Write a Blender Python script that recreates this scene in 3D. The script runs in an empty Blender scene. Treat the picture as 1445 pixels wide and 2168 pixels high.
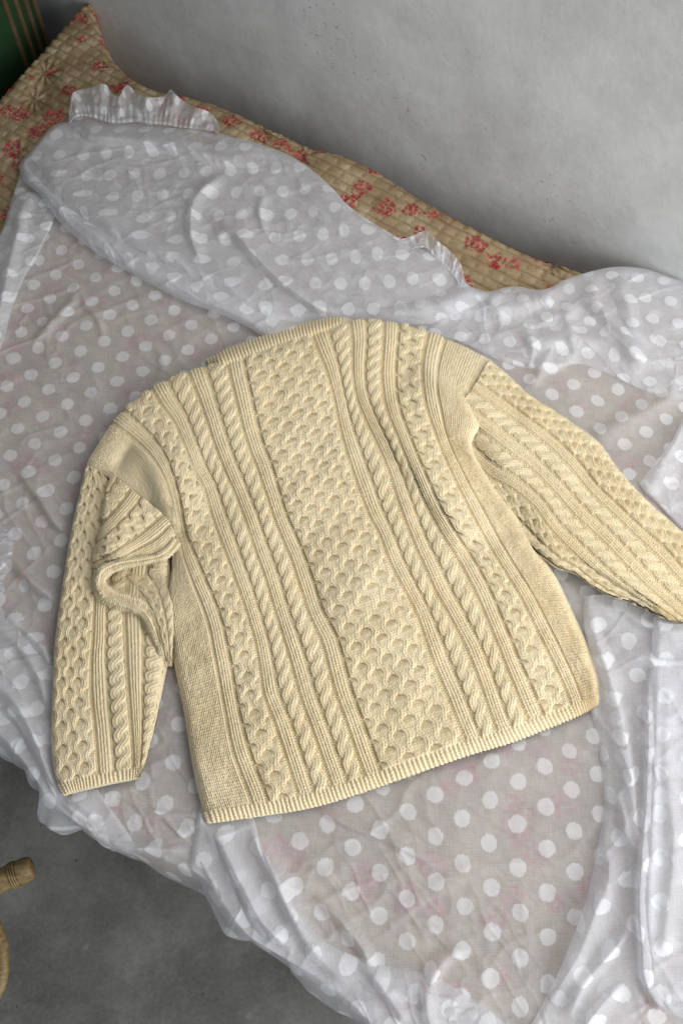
import bpy, math
import numpy as np
from mathutils import Vector

# ------------------------------------------------------------------ camera, light, exposure
S = bpy.context.scene
COL = S.collection
PITCH, F, HC = math.radians(64), 1936.0, 1.84      # looking down 64 deg; focal length in photo pixels; eye height
ZB = 0.50                                          # top of the bed
cam = bpy.data.objects.new('camera', bpy.data.cameras.new('camera'))
COL.objects.link(cam); S.camera = cam
cam.location = (0, 0, HC); cam.rotation_euler = (math.pi/2 - PITCH, 0, 0)
cam.data.sensor_fit = 'VERTICAL'; cam.data.sensor_height = 36; cam.data.lens = 18.0*F/1084.0
cam.data.clip_start = 0.05; cam.data.clip_end = 50
W = bpy.data.worlds.new('World'); S.world = W; W.use_nodes = True
W.node_tree.nodes['Background'].inputs[0].default_value = (0.90, 0.94, 1.0, 1)
W.node_tree.nodes['Background'].inputs[1].default_value = 0.29

def area(name, loc, target, size, sizey, power, color):
    l = bpy.data.lights.new(name, 'AREA'); l.shape = 'RECTANGLE'; l.size = size; l.size_y = sizey
    l.energy = power; l.color = color
    o = bpy.data.objects.new(name, l); COL.objects.link(o); o.location = loc
    o.rotation_euler = (Vector(target) - Vector(loc)).to_track_quat('-Z', 'Y').to_euler()
    return o
area('window_light', (0.72, 0.90, 1.75), (0.12, 0.45, 0.5), 1.2, 0.6, 11.5, (1.0, 0.985, 0.96))
area('fill_light', (1.8, -1.0, 1.5), (0.45, 0.7, 0.5), 1.5, 1.7, 66, (0.96, 0.98, 1.0))  # added fill lamp at the front right, brightens wall and floor
S.view_settings.view_transform = 'Standard'; S.view_settings.look = 'None'
S.view_settings.exposure = 0.0; S.view_settings.gamma = 1.0
S.cycles.use_denoising = True
S.cycles.transparent_max_bounces = 24
S.cycles.max_bounces = 8

# ------------------------------------------------------------------ helpers
def P(x, y, z):
    """the point at height z on the line of sight through pixel (x, y) of the 1445x2168 photograph"""
    x = np.asarray(x, float); y = np.asarray(y, float); z = np.asarray(z, float)
    a = (x - 722.5)/F; b = -(y - 1084.0)/F
    c, s = math.cos(math.pi/2 - PITCH), math.sin(math.pi/2 - PITCH)
    dy = b*c + s; dz = b*s - c
    t = (z - HC)/dz
    return np.stack(np.broadcast_arrays(a*t, dy*t, z), -1)

def hsh(ix, iy, seed):
    n = (ix.astype(np.int64)*374761393 + iy.astype(np.int64)*668265263 + seed*1442695041) & 0x7fffffff
    n = ((n ^ (n >> 13))*1274126177) & 0x7fffffff
    return ((n ^ (n >> 16)) & 0xffff)/65535.0

def vnoise(x, y, seed=0):
    x = np.asarray(x, float); y = np.asarray(y, float)
    ix, iy = np.floor(x), np.floor(y); fx, fy = x - ix, y - iy
    fx = fx*fx*fx*(fx*(fx*6-15)+10); fy = fy*fy*fy*(fy*(fy*6-15)+10)
    a = hsh(ix, iy, seed); b = hsh(ix+1, iy, seed); c = hsh(ix, iy+1, seed); d = hsh(ix+1, iy+1, seed)
    return ((a*(1-fx)+b*fx)*(1-fy) + (c*(1-fx)+d*fx)*fy)*2 - 1

def fbm(x, y, seed=0, octv=3):
    r = 0; amp = 1; t = 0
    for k in range(octv):
        r = r + amp*vnoise(x*2**k + 17.3*k, y*2**k - 9.1*k, seed + k); t += amp; amp *= 0.5
    return r/t

def catmull(pts, n=400):
    p = np.array(pts, float)
    if len(p) == 2: 
        t = np.linspace(0, 1, n)[:, None]; return p[0]*(1-t) + p[1]*t
    d = np.r_[0, np.cumsum(np.sqrt(np.linalg.norm(np.diff(p[:, :2], axis=0), axis=1)) + 1e-6)]
    T = np.linspace(0, d[-1], n)
    m = np.zeros_like(p)
    m[1:-1] = (p[2:] - p[:-2])/(d[2:] - d[:-2])[:, None]
    m[0] = (p[1]-p[0])/(d[1]-d[0]); m[-1] = (p[-1]-p[-2])/(d[-1]-d[-2])
    i = np.clip(np.searchsorted(d, T, side='right')-1, 0, len(d)-2)
    h = d[i+1]-d[i]; s = ((T-d[i])/h)[:, None]; h = h[:, None]
    return ((2*s**3-3*s**2+1)*p[i] + (s**3-2*s**2+s)*h*m[i] + (-2*s**3+3*s**2)*p[i+1] + (s**3-s**2)*h*m[i+1])

def resample(pts, V, z=ZB+0.02, smooth=7):
    """points of a pixel polyline at the normalised world arc lengths V"""
    c = catmull(pts, 500)
    if smooth:
        k = np.exp(-0.5*(np.arange(-3*smooth, 3*smooth+1)/smooth)**2); k /= k.sum()
        pad = 3*smooth
        e = np.vstack([2*c[0]-c[1:pad+1][::-1], c, 2*c[-1]-c[-pad-1:-1][::-1]])
        c = np.stack([np.convolve(e[:, j], k, 'valid') for j in range(2)], 1)
    w = P(c[:, 0], c[:, 1], z)
    L = np.r_[0, np.cumsum(np.linalg.norm(np.diff(w, axis=0), axis=1))]
    return np.stack([np.interp(V*L[-1], L, c[:, 0]), np.interp(V*L[-1], L, c[:, 1])], 1), L[-1]

def hermite_u(A, us, U):
    """A: (nlines, nv, k) values on the lines u = us; cubic interpolation at U -> (nv, nu, k)"""
    us = np.array(us, float); A = np.array(A)
    M = np.zeros_like(A)
    sl = (A[1:]-A[:-1])/(us[1:]-us[:-1])[:, None, None]
    M[0] = sl[0]; M[-1] = sl[-1]
    if len(us) > 2:
        w = (us[2:]-us[1:-1])/(us[2:]-us[:-2])
        M[1:-1] = sl[:-1]*w[:, None, None] + sl[1:]*(1-w)[:, None, None]
    i = np.clip(np.searchsorted(us, U, side='right')-1, 0, len(us)-2)
    h = (us[i+1]-us[i])[:, None, None]; s = ((U-us[i])/(us[i+1]-us[i]))[:, None, None]
    R = (2*s**3-3*s**2+1)*A[i] + (s**3-2*s**2+s)*h*M[i] + (-2*s**3+3*s**2)*A[i+1] + (s**3-s**2)*h*M[i+1]
    return np.transpose(R, (1, 0, 2))

def segdist(x, y, poly):
    """distance, signed side (+ = right of travel) and interpolated 3rd value along a polyline"""
    best = np.full(np.shape(x), 1e9); side = np.ones(np.shape(x)); val = np.zeros(np.shape(x))
    q = np.array(poly, float)
    for a, b in zip(q[:-1], q[1:]):
        dx, dy = b[0]-a[0], b[1]-a[1]; L2 = dx*dx+dy*dy + 1e-9
        t = np.clip(((x-a[0])*dx + (y-a[1])*dy)/L2, 0, 1)
        ex, ey = x-a[0]-t*dx, y-a[1]-t*dy
        d = np.sqrt(ex*ex+ey*ey); m = d < best
        best = np.where(m, d, best)
        side = np.where(m, -np.sign(dx*ey - dy*ex), side)
        if q.shape[1] > 2: val = np.where(m, a[2]*(1-t) + b[2]*t, val)
    return best, side, val

def ridge(x, y, poly, wl, wr, p=2.0):
    """height of a fold: poly of (x, y, height); wl and wr are its widths to the left and right of travel"""
    q = catmull(poly, max(8, 4*len(poly)))
    if wl != wr: q[:, 2] *= np.clip(np.minimum(np.arange(len(q)), np.arange(len(q))[::-1])/2.5, 0, 1)
    d, s, v = segdist(x, y, q)
    # travel down the picture: right of travel (side +) is wr
    w = np.where(s > 0, wr, wl)
    return v*np.exp(-(d/w)**p)

def inpoly(x, y, poly):
    q = np.array(poly, float); r = np.zeros(np.shape(x), bool); j = len(q)-1
    for i in range(len(q)):
        xi, yi, xj, yj = q[i, 0], q[i, 1], q[j, 0], q[j, 1]
        c = ((yi > y) != (yj > y)) & (x < (xj-xi)*(y-yi)/(yj-yi+1e-12)+xi)
        r ^= c; j = i
    return r

def sm(a, b, x):
    t = np.clip((x-a)/(b-a), 0, 1); return t*t*(3-2*t)

def normals(X):
    du = np.gradient(X, axis=1); dv = np.gradient(X, axis=0)
    n = np.cross(du, dv); n /= np.linalg.norm(n, axis=2, keepdims=True) + 1e-12
    n[n[..., 2] < 0] *= -1
    return n

def blur(A, r):
    for ax in (0, 1):
        n = A.shape[ax]; k = min(r, n//3)
        pad = [(0, 0)]*A.ndim; pad[ax] = (k+1, k)
        c = np.cumsum(np.pad(A, pad, mode='edge'), axis=ax)
        A = (np.take(c, range(2*k+1, n+2*k+1), axis=ax) - np.take(c, range(0, n), axis=ax))/(2*k+1)
    return A

def link(name, me, parent=None):
    o = bpy.data.objects.new(name, me); COL.objects.link(o)
    if parent: o.parent = parent
    return o

def raw_mesh(name, V, Q, mat, uv=None, smooth=True):
    me = bpy.data.meshes.new(name)
    k = Q.shape[1]
    me.vertices.add(len(V)); me.vertices.foreach_set('co', V.astype(np.float32).ravel())
    me.loops.add(Q.size); me.loops.foreach_set('vertex_index', Q.astype(np.int32).ravel())
    me.polygons.add(len(Q)); me.polygons.foreach_set('loop_start', np.arange(0, Q.size, k, dtype=np.int32))
    me.polygons.foreach_set('loop_total', np.full(len(Q), k, np.int32))
    if uv is not None:
        l = me.uv_layers.new(name='cloth')
        l.data.foreach_set('uv', uv.astype(np.float32)[Q.ravel()].ravel())
    me.polygons.foreach_set('use_smooth', np.full(len(Q), smooth))
    me.materials.append(mat); me.update(calc_edges=True); me.validate()
    return me

def grid_obj(name, X, mat, parent=None, uv=None, nor=None):
    nv, nu = X.shape[:2]
    I = np.arange(nv*nu).reshape(nv, nu)
    Q = np.stack([I[:-1, :-1], I[1:, :-1], I[1:, 1:], I[:-1, 1:]], -1).reshape(-1, 4)
    # face upward
    a, b, c = X[0, 0], X[-1, 0], X[0, -1]
    if np.cross(b-a, c-a)[2] < 0: Q = Q[:, ::-1]
    me = raw_mesh(name, X.reshape(-1, 3), Q, mat, None if uv is None else uv.reshape(-1, 2))
    if nor is not None: me.normals_split_custom_set_from_vertices(nor.reshape(-1, 3).tolist())
    return link(name, me, parent)

def tag(o, label, cat, group=None):
    o['label'] = label; o['category'] = cat
    if group: o['group'] = group
    return o

# ------------------------------------------------------------------ materials
def newmat(name):
    m = bpy.data.materials.new(name); m.use_nodes = True
    nt = m.node_tree; b = nt.nodes['Principled BSDF']
    return m, nt, b
def N(nt, t, **kw):
    n = nt.nodes.new(t)
    for k, v in kw.items(): setattr(n, k, v)
    return n
def mth(nt, op, a, b=None, c=None, clamp=False):
    n = nt.nodes.new('ShaderNodeMath'); n.operation = op; n.use_clamp = clamp
    for i, v in enumerate((a, b, c)):
        if v is None: continue
        if isinstance(v, (int, float)): n.inputs[i].default_value = v
        else: nt.links.new(v, n.inputs[i])
    return n.outputs[0]
def noise(nt, vec, scale, detail=4, rough=0.5, dist=0.0):
    n = nt.nodes.new('ShaderNodeTexNoise'); n.inputs['Scale'].default_value = scale
    n.inputs['Detail'].default_value = detail; n.inputs['Roughness'].default_value = rough
    n.inputs['Distortion'].default_value = dist
    if vec is not None: nt.links.new(vec, n.inputs['Vector'])
    return n.outputs[0]
def ramp(nt, fac, stops):
    n = nt.nodes.new('ShaderNodeValToRGB'); e = n.color_ramp.elements
    while len(e) < len(stops): e.new(0.5)
    for k, (p, c) in enumerate(stops): e[k].position = p; e[k].color = (*c, 1) if len(c) == 3 else c
    nt.links.new(fac, n.inputs[0]); return n.outputs[0]
def mix(nt, fac, a, b, mode='MIX'):
    n = nt.nodes.new('ShaderNodeMix'); n.data_type = 'RGBA'; n.blend_type = mode
    for s, v in ((n.inputs[0], fac), (n.inputs[6], a), (n.inputs[7], b)):
        if isinstance(v, (int, float)): s.default_value = v
        elif isinstance(v, tuple): s.default_value = (*v, 1)
        else: nt.links.new(v, s)
    return n.outputs[2]
def bump(nt, h, strength, dist):
    n = nt.nodes.new('ShaderNodeBump'); n.inputs['Strength'].default_value = strength
    n.inputs['Distance'].default_value = dist; nt.links.new(h, n.inputs['Height']); return n.outputs[0]
def mapped(nt, vec, sc, rot=(0, 0, 0)):
    n = nt.nodes.new('ShaderNodeMapping'); n.inputs['Scale'].default_value = sc; n.inputs['Rotation'].default_value = rot
    nt.links.new(vec, n.inputs[0]); return n.outputs[0]

def mat_wool():
    m, nt, b = newmat('cream_wool')
    g = N(nt, 'ShaderNodeTexCoord').outputs['Object']
    n1 = noise(nt, g, 9, 3); n2 = noise(nt, g, 900, 3, 0.7)
    c = ramp(nt, n1, [(0.3, (0.815, 0.685, 0.44)), (0.7, (0.87, 0.75, 0.515))])
    c = mix(nt, ramp(nt, n2, [(0.35, (0, 0, 0)), (0.65, (1, 1, 1))]), mix(nt, 0.22, c, (0.45, 0.32, 0.14)), c)
    nt.links.new(c, b.inputs['Base Color'])
    b.inputs['Roughness'].default_value = 0.9
    b.inputs['Specular IOR Level'].default_value = 0.15
    b.inputs['Subsurface Weight'].default_value = 0.35; b.inputs['Subsurface Radius'].default_value = (1.0, 0.62, 0.30); b.inputs['Subsurface Scale'].default_value = 0.0022
    b.inputs['Sheen Weight'].default_value = 0.2; b.inputs['Sheen Roughness'].default_value = 0.5
    nt.links.new(bump(nt, noise(nt, g, 1100, 4, 0.75), 0.5, 0.0012), b.inputs['Normal'])
    return m

LAT_P0 = P(1000, 1810, ZB)
LA = (P(1058, 1772, ZB)-LAT_P0)[:2]; LB = (P(1000, 1902, ZB)-LAT_P0)[:2]
RDOT = float(np.linalg.norm((P(1018, 1810, ZB)-LAT_P0)[:2]))*0.99
def mat_muslin():
    m, nt, b = newmat('dotted_muslin')
    uvn = N(nt, 'ShaderNodeTexCoord').outputs['UV']
    # a slow warp of the weave, so that the rows of dots are not ruler straight
    wn = nt.nodes.new('ShaderNodeTexNoise'); wn.inputs['Scale'].default_value = 5; nt.links.new(uvn, wn.inputs['Vector'])
    vs = nt.nodes.new('ShaderNodeVectorMath'); vs.operation = 'MULTIPLY_ADD'
    nt.links.new(wn.outputs['Color'], vs.inputs[0]); vs.inputs[1].default_value = (0.022, 0.022, 0); nt.links.new(uvn, vs.inputs[2])
    uv = vs.outputs[0]
    sp = N(nt, 'ShaderNodeSeparateXYZ'); nt.links.new(uv, sp.inputs[0]); ux, uy = sp.outputs[0], sp.outputs[1]
    det = LA[0]*LB[1]-LA[1]*LB[0]
    p = mth(nt, 'MULTIPLY_ADD', ux, float(LB[1]/det), mth(nt, 'MULTIPLY', uy, float(-LB[0]/det)))
    q = mth(nt, 'MULTIPLY_ADD', ux, float(-LA[1]/det), mth(nt, 'MULTIPLY', uy, float(LA[0]/det)))
    dp = mth(nt, 'SUBTRACT', mth(nt, 'FRACT', p), 0.5); dq = mth(nt, 'SUBTRACT', mth(nt, 'FRACT', q), 0.5)
    dx = mth(nt, 'MULTIPLY_ADD', dp, float(LA[0]), mth(nt, 'MULTIPLY', dq, float(LB[0])))
    dy = mth(nt, 'MULTIPLY_ADD', dp, float(LA[1]), mth(nt, 'MULTIPLY', dq, float(LB[1])))
    r = mth(nt, 'SQRT', mth(nt, 'ADD', mth(nt, 'MULTIPLY', dx, dx), mth(nt, 'MULTIPLY', dy, dy)))
    comb = noise(nt, mapped(nt, uvn, (420, 60, 1)), 1.0, 1, 0.5)       # clipped threads: ragged above and below
    r2 = mth(nt, 'MULTIPLY_ADD', comb, 0.0055, r)
    dot = nt.nodes.new('ShaderNodeMapRange'); dot.inputs[1].default_value = RDOT+0.0036; dot.inputs[2].default_value = RDOT+0.0018
    nt.links.new(r2, dot.inputs[0]); dot = dot.outputs[0]
    w1 = noise(nt, mapped(nt, uvn, (900, 40, 1)), 1.0, 3, 0.6); w2 = noise(nt, mapped(nt, uvn, (36, 900, 1)), 1.0, 3, 0.6)
    w = mth(nt, 'ADD', w1, w2)                                          # slubby warp and weft
    a0 = mth(nt, 'MULTIPLY_ADD', mth(nt, 'SUBTRACT', w, 1.0), 0.38, 0.595, clamp=True)
    dn = mth(nt, 'MULTIPLY_ADD', w, 0.18, 0.78)
    alpha = mth(nt, 'ADD', mth(nt, 'MULTIPLY', a0, mth(nt, 'SUBTRACT', 1, dot)), mth(nt, 'MULTIPLY', dn, dot), clamp=True)
    dif = N(nt, 'ShaderNodeBsdfDiffuse'); dif.inputs[0].default_value = (0.86, 0.87, 0.92, 1); nt.links.new(mix(nt, dot, (0.89, 0.885, 0.905), (0.94, 0.94, 0.955)), dif.inputs[0])
    trl = N(nt, 'ShaderNodeBsdfTranslucent'); trl.inputs[0].default_value = (0.86, 0.87, 0.91, 1)
    bn = bump(nt, mth(nt, 'ADD', w, mth(nt, 'MULTIPLY', dot, 0.8)), 0.35, 0.001)
    nt.links.new(bn, dif.inputs['Normal'])
    m1 = N(nt, 'ShaderNodeMixShader'); m1.inputs[0].default_value = 0.42
    nt.links.new(dif.outputs[0], m1.inputs[1]); nt.links.new(trl.outputs[0], m1.inputs[2])
    tr = N(nt, 'ShaderNodeBsdfTransparent'); m2 = N(nt, 'ShaderNodeMixShader')
    nt.links.new(alpha, m2.inputs[0]); nt.links.new(tr.outputs[0], m2.inputs[1]); nt.links.new(m1.outputs[0], m2.inputs[2])
    nt.links.new(m2.outputs[0], nt.nodes['Material Output'].inputs[0])
    nt.nodes.remove(b)
    return m

def mat_quilt():
    m, nt, b = newmat('floral_quilt')
    uv = N(nt, 'ShaderNodeTexCoord').outputs['UV']
    base = ramp(nt, noise(nt, uv, 14, 5, 0.6), [(0.3, (0.27, 0.18, 0.10)), (0.52, (0.38, 0.28, 0.165)), (0.7, (0.52, 0.42, 0.28))])
    # sprigs: clusters of red petals with olive leaves
    dst = nt.nodes.new('ShaderNodeTexNoise'); dst.inputs['Scale'].default_value = 55; dst.inputs['Detail'].default_value = 2; nt.links.new(uv, dst.inputs['Vector'])
    va = nt.nodes.new('ShaderNodeVectorMath'); va.operation = 'MULTIPLY_ADD'; nt.links.new(dst.outputs['Color'], va.inputs[0]); va.inputs[1].default_value = (0.022, 0.022, 0); nt.links.new(uv, va.inputs[2])
    v1 = nt.nodes.new('ShaderNodeTexVoronoi'); v1.inputs['Scale'].default_value = 15.5; v1.voronoi_dimensions = '2D'; nt.links.new(va.outputs[0], v1.inputs['Vector'])
    vp = nt.nodes.new('ShaderNodeTexVoronoi'); vp.inputs['Scale'].default_value = 130; vp.voronoi_dimensions = '2D'; nt.links.new(uv, vp.inputs['Vector'])
    d = mth(nt, 'MULTIPLY_ADD', noise(nt, uv, 48, 4, 0.75), 0.62, v1.outputs['Distance'])
    sep = N(nt, 'ShaderNodeSeparateColor'); nt.links.new(v1.outputs['Color'], sep.inputs[0])
    size = mth(nt, 'MULTIPLY_ADD', sep.outputs[0], 0.20, 0.475)
    fl = mth(nt, 'LESS_THAN', d, size)
    fl = mth(nt, 'MULTIPLY', fl, mth(nt, 'LESS_THAN', vp.outputs['Distance'], 0.50))
    fl = mth(nt, 'MULTIPLY', fl, mth(nt, 'GREATER_THAN', sep.outputs[1], 0.12))
    red = ramp(nt, vp.outputs['Distance'], [(0.0, (0.42, 0.075, 0.08)), (0.25, (0.36, 0.022, 0.035)), (0.6, (0.20, 0.010, 0.02))])
    sp2 = N(nt, 'ShaderNodeSeparateColor'); nt.links.new(vp.outputs['Color'], sp2.inputs[0])
    red = mix(nt, mth(nt, 'MULTIPLY', sp2.outputs[0], 0.4), red, (0.62, 0.26, 0.22))
    lf = mth(nt, 'LESS_THAN', mth(nt, 'ABSOLUTE', mth(nt, 'SUBTRACT', noise(nt, uv, 26, 2, 0.5, 1.5), 0.5)), 0.018)
    lf = mth(nt, 'MULTIPLY', lf, mth(nt, 'LESS_THAN', v1.outputs['Distance'], 0.62))
    c = mix(nt, mth(nt, 'MULTIPLY', lf, 0.55), base, (0.26, 0.27, 0.12))
    v3 = nt.nodes.new('ShaderNodeTexVoronoi'); v3.inputs['Scale'].default_value = 120; v3.voronoi_dimensions = '2D'; nt.links.new(uv, v3.inputs['Vector'])
    dt = mth(nt, 'MULTIPLY', mth(nt, 'LESS_THAN', v3.outputs['Distance'], 0.22), mth(nt, 'GREATER_THAN', noise(nt, uv, 6, 1), 0.56))
    c = mix(nt, mth(nt, 'MULTIPLY', dt, 0.5), c, (0.30, 0.20, 0.11))
    c = mix(nt, fl, c, red)
    at = N(nt, 'ShaderNodeAttribute'); at.attribute_name = 'groove'
    c = mix(nt, mth(nt, 'MULTIPLY', at.outputs['Fac'], mth(nt, 'MULTIPLY_ADD', noise(nt, uv, 240, 2), 0.9, 0.15)), c, (0.17, 0.10, 0.045))   # browner along the stitched grooves
    nt.links.new(c, b.inputs['Base Color'])
    b.inputs['Roughness'].default_value = 0.92; b.inputs['Specular IOR Level'].default_value = 0.1
    nt.links.new(bump(nt, noise(nt, uv, 420, 4, 0.7), 0.4, 0.001), b.inputs['Normal'])
    return m

def mat_wall():
    m, nt, b = newmat('grey_plaster')
    g = N(nt, 'ShaderNodeTexCoord').outputs['Object']
    n1 = noise(nt, g, 1.8, 7, 0.55, 0.0); n2 = noise(nt, g, 6, 8, 0.6, 0.0); n3 = noise(nt, g, 60, 5, 0.7)
    c = ramp(nt, n1, [(0.3, (0.50, 0.50, 0.49)), (0.5, (0.64, 0.645, 0.635)), (0.7, (0.78, 0.785, 0.77))])
    c = mix(nt, 0.6, c, ramp(nt, n2, [(0.35, (0.48, 0.475, 0.47)), (0.65, (0.74, 0.75, 0.74))]))
    c = mix(nt, 0.15, c, ramp(nt, n3, [(0.3, (0.25, 0.25, 0.25)), (0.7, (0.6, 0.6, 0.6))]))
    # pits and trowel chips, in patches
    pit = mth(nt, 'MULTIPLY', mth(nt, 'GREATER_THAN', noise(nt, mapped(nt, g, (1, 1, 1.15)), 75, 5, 0.75), 0.62), mth(nt, 'GREATER_THAN', noise(nt, g, 4.1, 3), 0.58))
    c = mix(nt, mth(nt, 'MULTIPLY', pit, 0.6), c, (0.22, 0.22, 0.21))
    nt.links.new(c, b.inputs['Base Color']); b.inputs['Roughness'].default_value = 0.8
    h = mth(nt, 'ADD', mth(nt, 'MULTIPLY', n2, 1.0), mth(nt, 'ADD', mth(nt, 'MULTIPLY', n3, 0.07), mth(nt, 'MULTIPLY', pit, -0.5)))
    nt.links.new(bump(nt, h, 0.35, 0.01), b.inputs['Normal'])
    return m

def mat_floor():
    m, nt, b = newmat('grey_concrete')
    g = N(nt, 'ShaderNodeTexCoord').outputs['Object']
    n1 = noise(nt, g, 3.0, 12, 0.68, 0.2); n3 = noise(nt, g, 110, 5, 0.8)
    c = ramp(nt, n1, [(0.36, (0.09, 0.087, 0.077)), (0.5, (0.18, 0.176, 0.158)), (0.62, (0.30, 0.295, 0.27))])
    c = mix(nt, 0.25, c, ramp(nt, n3, [(0.35, (0.08, 0.08, 0.075)), (0.65, (0.32, 0.32, 0.31))]))
    v = nt.nodes.new('ShaderNodeTexVoronoi'); v.inputs['Scale'].default_value = 42; nt.links.new(g, v.inputs['Vector'])
    sp = N(nt, 'ShaderNodeSeparateColor'); nt.links.new(v.outputs['Color'], sp.inputs[0])
    dk = mth(nt, 'MULTIPLY', mth(nt, 'LESS_THAN', mth(nt, 'MULTIPLY_ADD', noise(nt, g, 300, 2), 0.08, v.outputs['Distance']), mth(nt, 'MULTIPLY_ADD', sp.outputs[1], 0.09, 0.05)), mth(nt, 'GREATER_THAN', sp.outputs[0], 0.62))
    c = mix(nt, mth(nt, 'MULTIPLY', dk, 0.75), c, (0.02, 0.02, 0.018))
    v2 = nt.nodes.new('ShaderNodeTexVoronoi'); v2.inputs['Scale'].default_value = 13; nt.links.new(g, v2.inputs['Vector'])
    sq = N(nt, 'ShaderNodeSeparateColor'); nt.links.new(v2.outputs['Color'], sq.inputs[0])
    lt = mth(nt, 'MULTIPLY', mth(nt, 'LESS_THAN', mth(nt, 'MULTIPLY_ADD', noise(nt, g, 120, 4, 0.8), 0.35, v2.outputs['Distance']), 0.25), mth(nt, 'GREATER_THAN', sq.outputs[0], 0.6))
    c = mix(nt, mth(nt, 'MULTIPLY', lt, 0.6), c, (0.30, 0.29, 0.26))
    nt.links.new(c, b.inputs['Base Color']); b.inputs['Roughness'].default_value = 0.6
    nt.links.new(bump(nt, mth(nt, 'SUBTRACT', mth(nt, 'ADD', n3, n1), mth(nt, 'MULTIPLY', dk, 0.6)), 0.3, 0.003), b.inputs['Normal'])
    return m

def mat_simple(name, c1, c2, scale, rough=0.6, stretch=(1, 1, 1), bmp=0.2):
    m, nt, b = newmat(name)
    g = N(nt, 'ShaderNodeTexCoord').outputs['Object']
    n = noise(nt, mapped(nt, g, stretch), scale, 5, 0.6, 0.4)
    nt.links.new(ramp(nt, n, [(0.3, c1), (0.7, c2)]), b.inputs['Base Color']); b.inputs['Roughness'].default_value = rough
    nt.links.new(bump(nt, n, bmp, 0.002), b.inputs['Normal'])
    return m

WOOL, MUSLIN, QUILT, WALL, FLOOR = mat_wool(), mat_muslin(), mat_quilt(), mat_wall(), mat_floor()

# ------------------------------------------------------------------ room
WA, WB = P(212, 5, ZB)[:2], P(1445, 598, ZB)[:2]             # foot of the wall at bed height
wd = (WB-WA)/np.linalg.norm(WB-WA); wn = np.array([-wd[1], wd[0]])
if wn[1] < 0: wn = -wn                                        # points behind the wall
def sheet(name, pts, mat, kind):
    me = bpy.data.meshes.new(name); me.from_pydata([tuple(map(float, p)) for p in pts], [], [tuple(range(len(pts)))]); me.materials.append(mat)
    o = link(name, me); o['kind'] = kind; return o
def box(name, c, hx, hy, z0, z1, mat, parent=None, ax=None, bev=0.004):
    """an upright box; ax is the direction of its local x"""
    ax = wd if ax is None else ax; ay = np.array([-ax[1], ax[0]])
    import bmesh
    bm = bmesh.new(); vs = []
    for z in (z0, z1):
        for sx, sy in ((-1, -1), (1, -1), (1, 1), (-1, 1)):
            q = np.array(c)[:2] + ax*hx*sx + ay*hy*sy; vs.append(bm.verts.new((q[0], q[1], z)))
    for f in ((3, 2, 1, 0), (4, 5, 6, 7), (0, 1, 5, 4), (1, 2, 6, 5), (2, 3, 7, 6), (3, 0, 4, 7)): bm.faces.new([vs[i] for i in f])
    if bev: bmesh.ops.bevel(bm, geom=bm.edges[:], offset=bev, segments=2, affect='EDGES')
    me = bpy.data.meshes.new(name); bm.to_mesh(me); bm.free(); me.materials.append(mat)
    return link(name, me, parent)
w0 = WA - wd*2.2; w1 = WB + wd*0.9
fl = sheet('floor', [(-3.5, -2.2, 0), (3.2, -2.2, 0), (3.2, 3.2, 0), (-3.5, 3.2, 0)], FLOOR, 'structure')
wl = sheet('wall', [(*w0, 0), (*w1, 0), (*w1, 2.6), (*w0, 2.6)], WALL, 'structure')

# ------------------------------------------------------------------ outlines (photo pixels)
SWEATER = [(183,985),(215,925),(250,884),(290,845),(336,815),(380,795),(441,760),(483,738),(545,715),(608,694),(691,675),(728,673),(800,680),(870,690),(940,712),(1040,765),
           (1120,838),(1217,900),(1292,973),(1357,1049),(1445,1127),(1520,1180),(1500,1330),(1424,1320),(1334,1278),(1250,1242),(1180,1205),(1138,1166),(1175,1222),(1225,1337),(1266,1448),(1262,1494),
           (1200,1525),(1100,1560),(1000,1590),(900,1627),(800,1660),(730,1690),(640,1712),(560,1730),(440,1745),(408,1620),(385,1480),(362,1400),(345,1470),(325,1560),(295,1650),(210,1668),(138,1685),
           (110,1600),(113,1450),(125,1290),(145,1150),(165,1060)]
def sweater_clear(x, y, w=26):
    d, _, _ = segdist(x, y, SWEATER + SWEATER[:1])
    ins = inpoly(x, y, SWEATER)
    return np.where(ins, 0.0, sm(0, w, d))

# quilt outline: its back edge along the wall and its left end
Q_BACK = [(188,-16),(196,0),(206,35),(238,112),(296,162),(350,184),(430,200),(500,228),(570,258),(640,290),(722,316),(800,352),(900,412),(1000,466),(1100,515),(1200,552),(1300,584),(1420,625),(1560,690)]
Q_FRONT = [(-900,1180),(-600,1230),(-260,1360),(-60,1500),(30,1580),(130,1700),(220,1765),(330,1815),(430,1860),(514,1912),(580,1975),(656,2030),(736,2080),(815,2150),(910,2235),(1100,2400),(1400,2600)]
# bed frame and mattress below the quilt
bedmat = mat_simple('dark_bed_base', (0.05, 0.045, 0.04), (0.10, 0.085, 0.07), 20)
def slab(name, outline, z0, z1, mat):
    n = len(outline); pts = []
    for z in (z0, z1):
        for p in outline: pts.append((p[0], p[1], z))
    fs = [tuple(range(n, 2*n)), tuple(range(n))[::-1]] + [(i, (i+1) % n, n+(i+1) % n, n+i) for i in range(n)]
    me = bpy.data.meshes.new(name); me.from_pydata([tuple(map(float, p)) for p in pts], [], fs); me.materials.append(mat)
    return link(name, me)
bk = [P(x, y, ZB)[:2] - wn*0.035 for x, y in catmull(Q_BACK, 30)]
fr = [P(x, y, ZB)[:2] + wn*0.05 for x, y in catmull(Q_FRONT, 30)]
mattress = slab('mattress', [tuple(p) for p in bk] + [tuple(p) for p in fr[::-1]], 0.16, ZB-0.05, bedmat)
tag(mattress, 'dark bed base hidden under the quilt and the white muslin', 'bed')

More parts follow.
